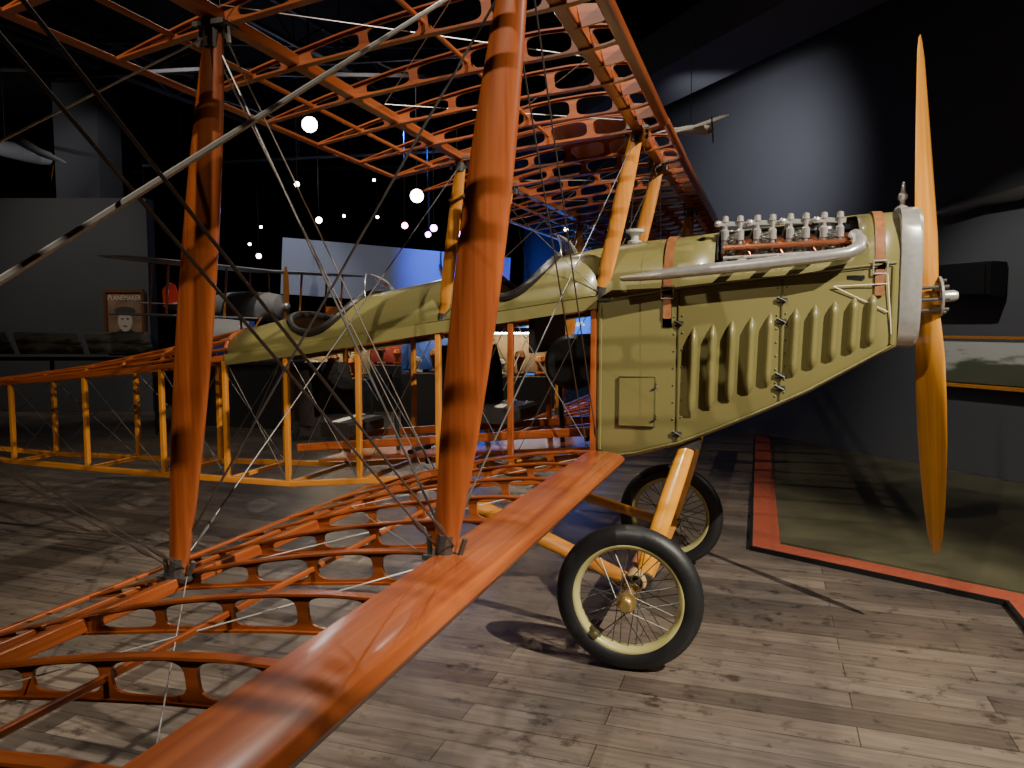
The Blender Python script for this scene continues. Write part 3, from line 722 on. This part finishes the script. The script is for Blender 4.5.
mk('suspension_cable',tube([(-.22,3.9,3.60),(-.22,3.9,6.4)],.004,6),WIRE,None,label='thin wire holding up a model airplane',cat='cable')
# poster on the partition
nrm=V((1.37,-4.1,0)).normalized(); al=V((4.1,1.37,0)).normalized(); pc=V((-10.50,6.83,0))+nrm*.17
po=empty('poster',pc+V((0,0,1.6)),None,'dark framed tan poster with portrait of a man in a cap','poster')
def pp(u,z,o=0): return pc+al*u+nrm*o+V((0,0,z))
mk('poster_frame',join(*[beam(pp(a,b,.02),pp(c,d,.02),.06,.06) for a,b,c,d in ((-.34,1.1,.34,1.1),(.34,1.1,.34,2.15),(.34,2.15,-.34,2.15),(-.34,2.15,-.34,1.1))]),plain('brown_frame',(.16,.06,.025),.4),po)
mk('poster_sheet',ngon([pp(-.33,1.12),pp(.33,1.12),pp(.33,2.14),pp(-.33,2.14)],nrm*.02),plain('tan_paper',(.24,.14,.08),.7,noise=.4,nscale=4),po,False)
PD=plain('portrait_dark',(.03,.03,.035),.7)
def ell(cu,cz,a,b,o,n=24): return ngon([pp(cu+a*math.cos(2*math.pi*k/n),cz+b*math.sin(2*math.pi*k/n),o) for k in range(n)],nrm*.004)
mk('poster_shoulders',ngon([pp(-.29,1.14,.022),pp(.29,1.14,.022),pp(.25,1.36,.022),pp(.08,1.47,.022),pp(-.08,1.47,.022),pp(-.25,1.36,.022)],nrm*.004),PD,po,False)
mk('poster_cap',ell(0,1.80,.18,.07,.030),plain('cap_dark',(.05,.045,.04),.7),po,False)
mk('poster_face',ell(0,1.61,.13,.19,.024),plain('portrait_face',(.5,.42,.33),.7),po,False)
for u in (-.05,.05): mk('poster_eye',ell(u,1.65,.024,.012,.030,12),PD,po,False)
mk('poster_mouth',ell(0,1.52,.04,.010,.030,12),PD,po,False)
tcu=bpy.data.curves.new('poster_text','FONT'); tcu.body='PLANEMAKER'; tcu.size=.12; tcu.align_x='CENTER'; tcu.extrude=.002
to=bpy.data.objects.new('poster_text_tmp',tcu); COL.objects.link(to)
dg=bpy.context.evaluated_depsgraph_get(); dg.update(); tme=bpy.data.meshes.new_from_object(to.evaluated_get(dg)); bpy.data.objects.remove(to)
t=bpy.data.objects.new('poster_text',tme); COL.objects.link(t); tme.materials.clear(); tme.materials.append(plain('poster_ink',(.70,.62,.45),.6))
w_=max(v.co.x for v in tme.vertices)*2; 
for v in tme.vertices: v.co.x*=.6/w_
M=Matrix((al,V((0,0,1)),nrm)).transposed().to_4x4(); t.parent=po; t.matrix_local=Matrix.Translation(pp(0,1.99,.026)-WP[po])@M
# reading rail
rl=empty('reader_rail',(-9.5,3.8,0),None,'low reading rail with printed landscape panels','display panel')
for k in range(3):
    c=V((-10.5+1.0*k*.95,3.5+.32*k,1.28)); mk('photo_panel',beam(c,c+V((.86,.29,0)),.03,.34,up=V((.2,-.5,1))),PH,rl,False)
mk('rail',beam((-10.55,3.50,1.06),(-7.6,4.48,1.06),.08,.05),BLACKM,rl)
for k in (0,1,2): c=V((-10.5+1.4*k,3.52+.467*k,FZ)); mk('rail_post',tube([c,c+V((0,0,1.09))],.03,10),BLACKM,rl)
# glass display cases with lit contents
CG,nt,b=newmat('case_glass'); b.inputs['Transmission Weight'].default_value=1; b.inputs['Roughness'].default_value=.02; b.inputs['IOR'].default_value=1.02
STRIP=plain('case_fill_glow',(1,.9,.7),.5,emit=(1,.85,.6),estr=45)  # added glowing strip that brightens the case contents
def case(x,y,rz,acc,lab):
    r=empty('display_case',(0,0,0),None,lab,'display case')
    mk('case_base',box((0,0,.42),(1.0,.6,.84),bev=.02),DP,r)
    mk('case_glass',box((0,0,1.17),(.96,.56,.62)),CG,r,False)
    mk('case_lid',box((0,0,1.51),(1.0,.6,.06)),DP,r)
    mk('case_fill_strip',box((0,.0,1.462),(.8,.04,.02)),STRIP,r)
    mk('case_backing',box((0,.265,1.17),(.94,.01,.58)),acc,r)
    for k,(dx,h,m) in enumerate(((-.3,.22,WHT),(-.02,.34,BROWNL),(.28,.26,ORP))):
        mk('exhibit_piece',lathe([(0,0),(.09,0),(.09,.02),(.03,.04),(.05,h*.5),(.085,h*.75),(.06,h),(0,h+.01)],(dx,.08,.86),(0,0,1),16),m,r)
    r.location=(x,y,FZ); r.rotation_euler=(0,0,rz); r['group']='lit glass display cases'
BLU=plain('case_blue',(.03,.08,.35),.6); TAN=plain('case_tan',(.4,.28,.15),.7); RDB=plain('case_red',(.3,.04,.03),.7)
case(-5.2,5.1,.3,TAN,'glass display case with tan backing and small exhibits')
case(-4.3,6.6,.3,BLU,'glass display case with blue backing and small exhibits')
case(-6.2,8.4,.3,RDB,'glass display case with red backing and small exhibits')
case(-2.8,6.3,.35,TAN,'glass display case with tan backing and small exhibits')
for x,y,m1,m2,lab in ((-7.2,9.0,ORP,WHT,'freestanding orange and white exhibit board'),(-9.4,8.2,BLU,WHT,'freestanding blue and white exhibit board'),(-5.0,9.5,GRP,ORP,'freestanding green and orange exhibit board')):
    r=empty('information_board',(x,y,1.3),None,lab,'display board')
    mk('board_face',beam((x-.45,y-.15,1.35),(x+.45,y+.15,1.35),.04,1.1),m1,r,False)
    mk('board_picture',beam((x-.33,y-.15,1.5),(x+.37,y+.083,1.5),.03,.5),m2,r,False)
    for s_ in (-1,1): mk('board_leg',tube([(x+.36*s_,y+.12*s_,FZ),(x+.36*s_,y+.12*s_,.85)],.025,8),BLACKM,r)
# ---- lights
LENS={}
def can(pos,target,size=.07,em=(1,.95,.85),st=40,label='black track spotlight with glowing lens'):
    pos=V(pos); d=(V(target)-pos).normalized()
    r=empty('track_light',pos,None,label,'ceiling light'); r['group']='ceiling track spotlights'
    mk('lamp_housing',lathe([(0,-.22),(size*.7,-.22),(size,-.16),(size*1.15,0),(size*1.05,.0),(size*.9,-.05),(0,-.05)],pos,d,20),BLACKM,r)
    key=(em,st)
    if key not in LENS: LENS[key]=plain('lens_glow',em,.5,emit=em,estr=st)
    mk('lamp_lens',lathe([(0,-.045),(size*.9,-.045),(size*.9,-.04),(0,-.035)],pos,d,20),LENS[key],r)
    top=pos-d*.15
    mk('lamp_stem',tube([top,V((top.x,top.y,6.4))],.012,6),BLACKM,r)
W1=(1,.95,.88); W2=(1,.85,.65)
for p,s,c,e in (((-4.5,3.57,3.85),.085,W1,90),((-4.64,6.7,3.54),.10,W1,80),((-7.2,7.95,3.44),.055,W1,60),((-9.0,8.6,2.9),.05,W2,40),((-4.9,7.9,3.2),.06,(.7,.2,1),40),((-4.5,8.0,3.1),.06,(.5,.3,1),40),((-5.4,7.8,3.25),.055,(1,.3,.6),30),((-5.1,8.1,3.12),.05,(.6,.2,1),40),((-4.2,8.2,3.2),.05,(.8,.3,1),40),((-6.5,6.25,3.75),.04,W2,30),((-12.0,8.8,3.9),.04,W2,30),((-3.0,9.6,3.3),.04,W2,30),((-9.6,9.5,3.6),.03,W2,40),((-10.2,9.9,3.3),.03,W2,40),((-8.2,10.5,3.9),.03,W1,40),((-6.9,9.6,3.7),.03,W2,40),((-5.9,9.9,3.35),.03,W1,40),((-11.6,9.7,4.4),.04,W1,30),((-7.4,10.4,4.6),.03,W1,40),((-10.4,9.1,4.2),.03,W2,40)):
    can(p,CAMP,s,c,e)
for a,b in (((-11.5,8.3,4.75),(-3,9.3,4.75)),((-8.7,3.9,4.9),(-3,4.9,4.9)),((-8.3,1.5,5.1),(-7.5,7.2,5.1))):
    mk('lighting_track',join(beam(a,b,.06,.05),*[tube([V(a).lerp(V(b),f),V((V(a).lerp(V(b),f).x,V(a).lerp(V(b),f).y,6.4))],.012,6) for f in (.1,.4,.7,.95)]),TRK,None,label='gray ceiling track for spotlights',cat='lighting track')
def spot(pos,tgt,W,ang,blend=.5,col=(1,.93,.82),r=.03):
    l=bpy.data.lights.new('spot','SPOT'); l.energy=W; l.spot_size=math.radians(ang); l.spot_blend=blend; l.color=col; l.shadow_soft_size=r
    o=bpy.data.objects.new('spot_light',l); COL.objects.link(o); o.location=pos
    o.rotation_euler=(V(tgt)-V(pos)).to_track_quat('-Z','Y').to_euler(); return o
spot((4.6,-3.3,5.5),(.5,-.6,.9),3800,48,.5,(1,.91,.77))
spot((-.8,-6.0,5.6),(-.2,-1.6,1.0),850,52,.6,(1,.9,.75))
spot((5.5,1.0,5.4),(0,-.8,.6),250,40)
spot((-1.8,.6,5.9),(-1.0,-1.0,1.5),400,60,.6)
spot((-2.0,-6.5,5.5),(-3.2,0,1.0),600,45,.6,(1,.85,.65))
spot((1.5,-4.5,6.0),(1.0,-2.1,0),330,36,.8)
spot((-2,4,5.8),(-1,3,1.8),300,90,.8,(1,.85,.65))
spot((-.7,5.0,4.2),(.35,7.5,3.55),330,95,1,(.88,.88,1),.12)
spot((-5.5,7.5,5.0),(-5.4,11.4,2.4),2200,50,.8,(.04,.12,1))
spot((-4.0,7.6,5.0),(-4.9,10.8,2.2),400,35,.9,(.55,.12,1))
spot((-8.6,6.5,5.6),(-8.6,9.4,2.7),260,34,.9,(.9,.9,1))
spot((-9.5,2.5,6),(-11.3,6.5,2.0),420,60,1,(1,.93,.85))  # added fill to bring up the partition and poster
spot((-6.5,3,6),(-7.9,6.4,1.8),450,40,.8,(1,.93,.85))
spot((-9.5,6.0,6),(-12.6,8.2,4.6),150,40,.8,(.95,.95,1))
spot((-12.0,4.0,4.0),(-13.6,7.0,4.95),120,50,.8,(.95,.95,1))  # added fill to brighten the hanging airplane
spot((1.4,2.2,4.4),(3.0,4.6,1.15),330,50,.8,(1,.97,.9))  # added fill aimed at the landscape panel to brighten it
spot((-5,0,6),(-5,2,0),300,90,.9,(1,.85,.7))  # wide fill spot added over the floor behind the fuselage
spot((-5,5,6),(-6,9,1.3),350,80,.9,(1,.88,.75))
spot((3.5,1.5,6),(2.0,1.5,0),200,70,.9,(1,.95,.6))
pl=bpy.data.lights.new('truss_fill','POINT'); pl.energy=20; pl.color=(.6,.65,1); pl.shadow_soft_size=.2  # weak point fill added to lift the roof trusses, no fixture modelled
po_=bpy.data.objects.new('truss_fill_light',pl); COL.objects.link(po_); po_.location=(-7.5,7.2,4.3)
w=bpy.data.worlds.new('w'); S.world=w; w.use_nodes=True
w.node_tree.nodes['Background'].inputs[0].default_value=(.6,.7,1,1); w.node_tree.nodes['Background'].inputs[1].default_value=.012
cam=bpy.data.cameras.new('cam'); cam.lens=26.72; cam.sensor_width=36; cam.clip_start=.02
co=bpy.data.objects.new('camera',cam); COL.objects.link(co); co.location=CAMP; co.rotation_euler=(math.radians(90-4.44),0,YAW)
S.camera=co
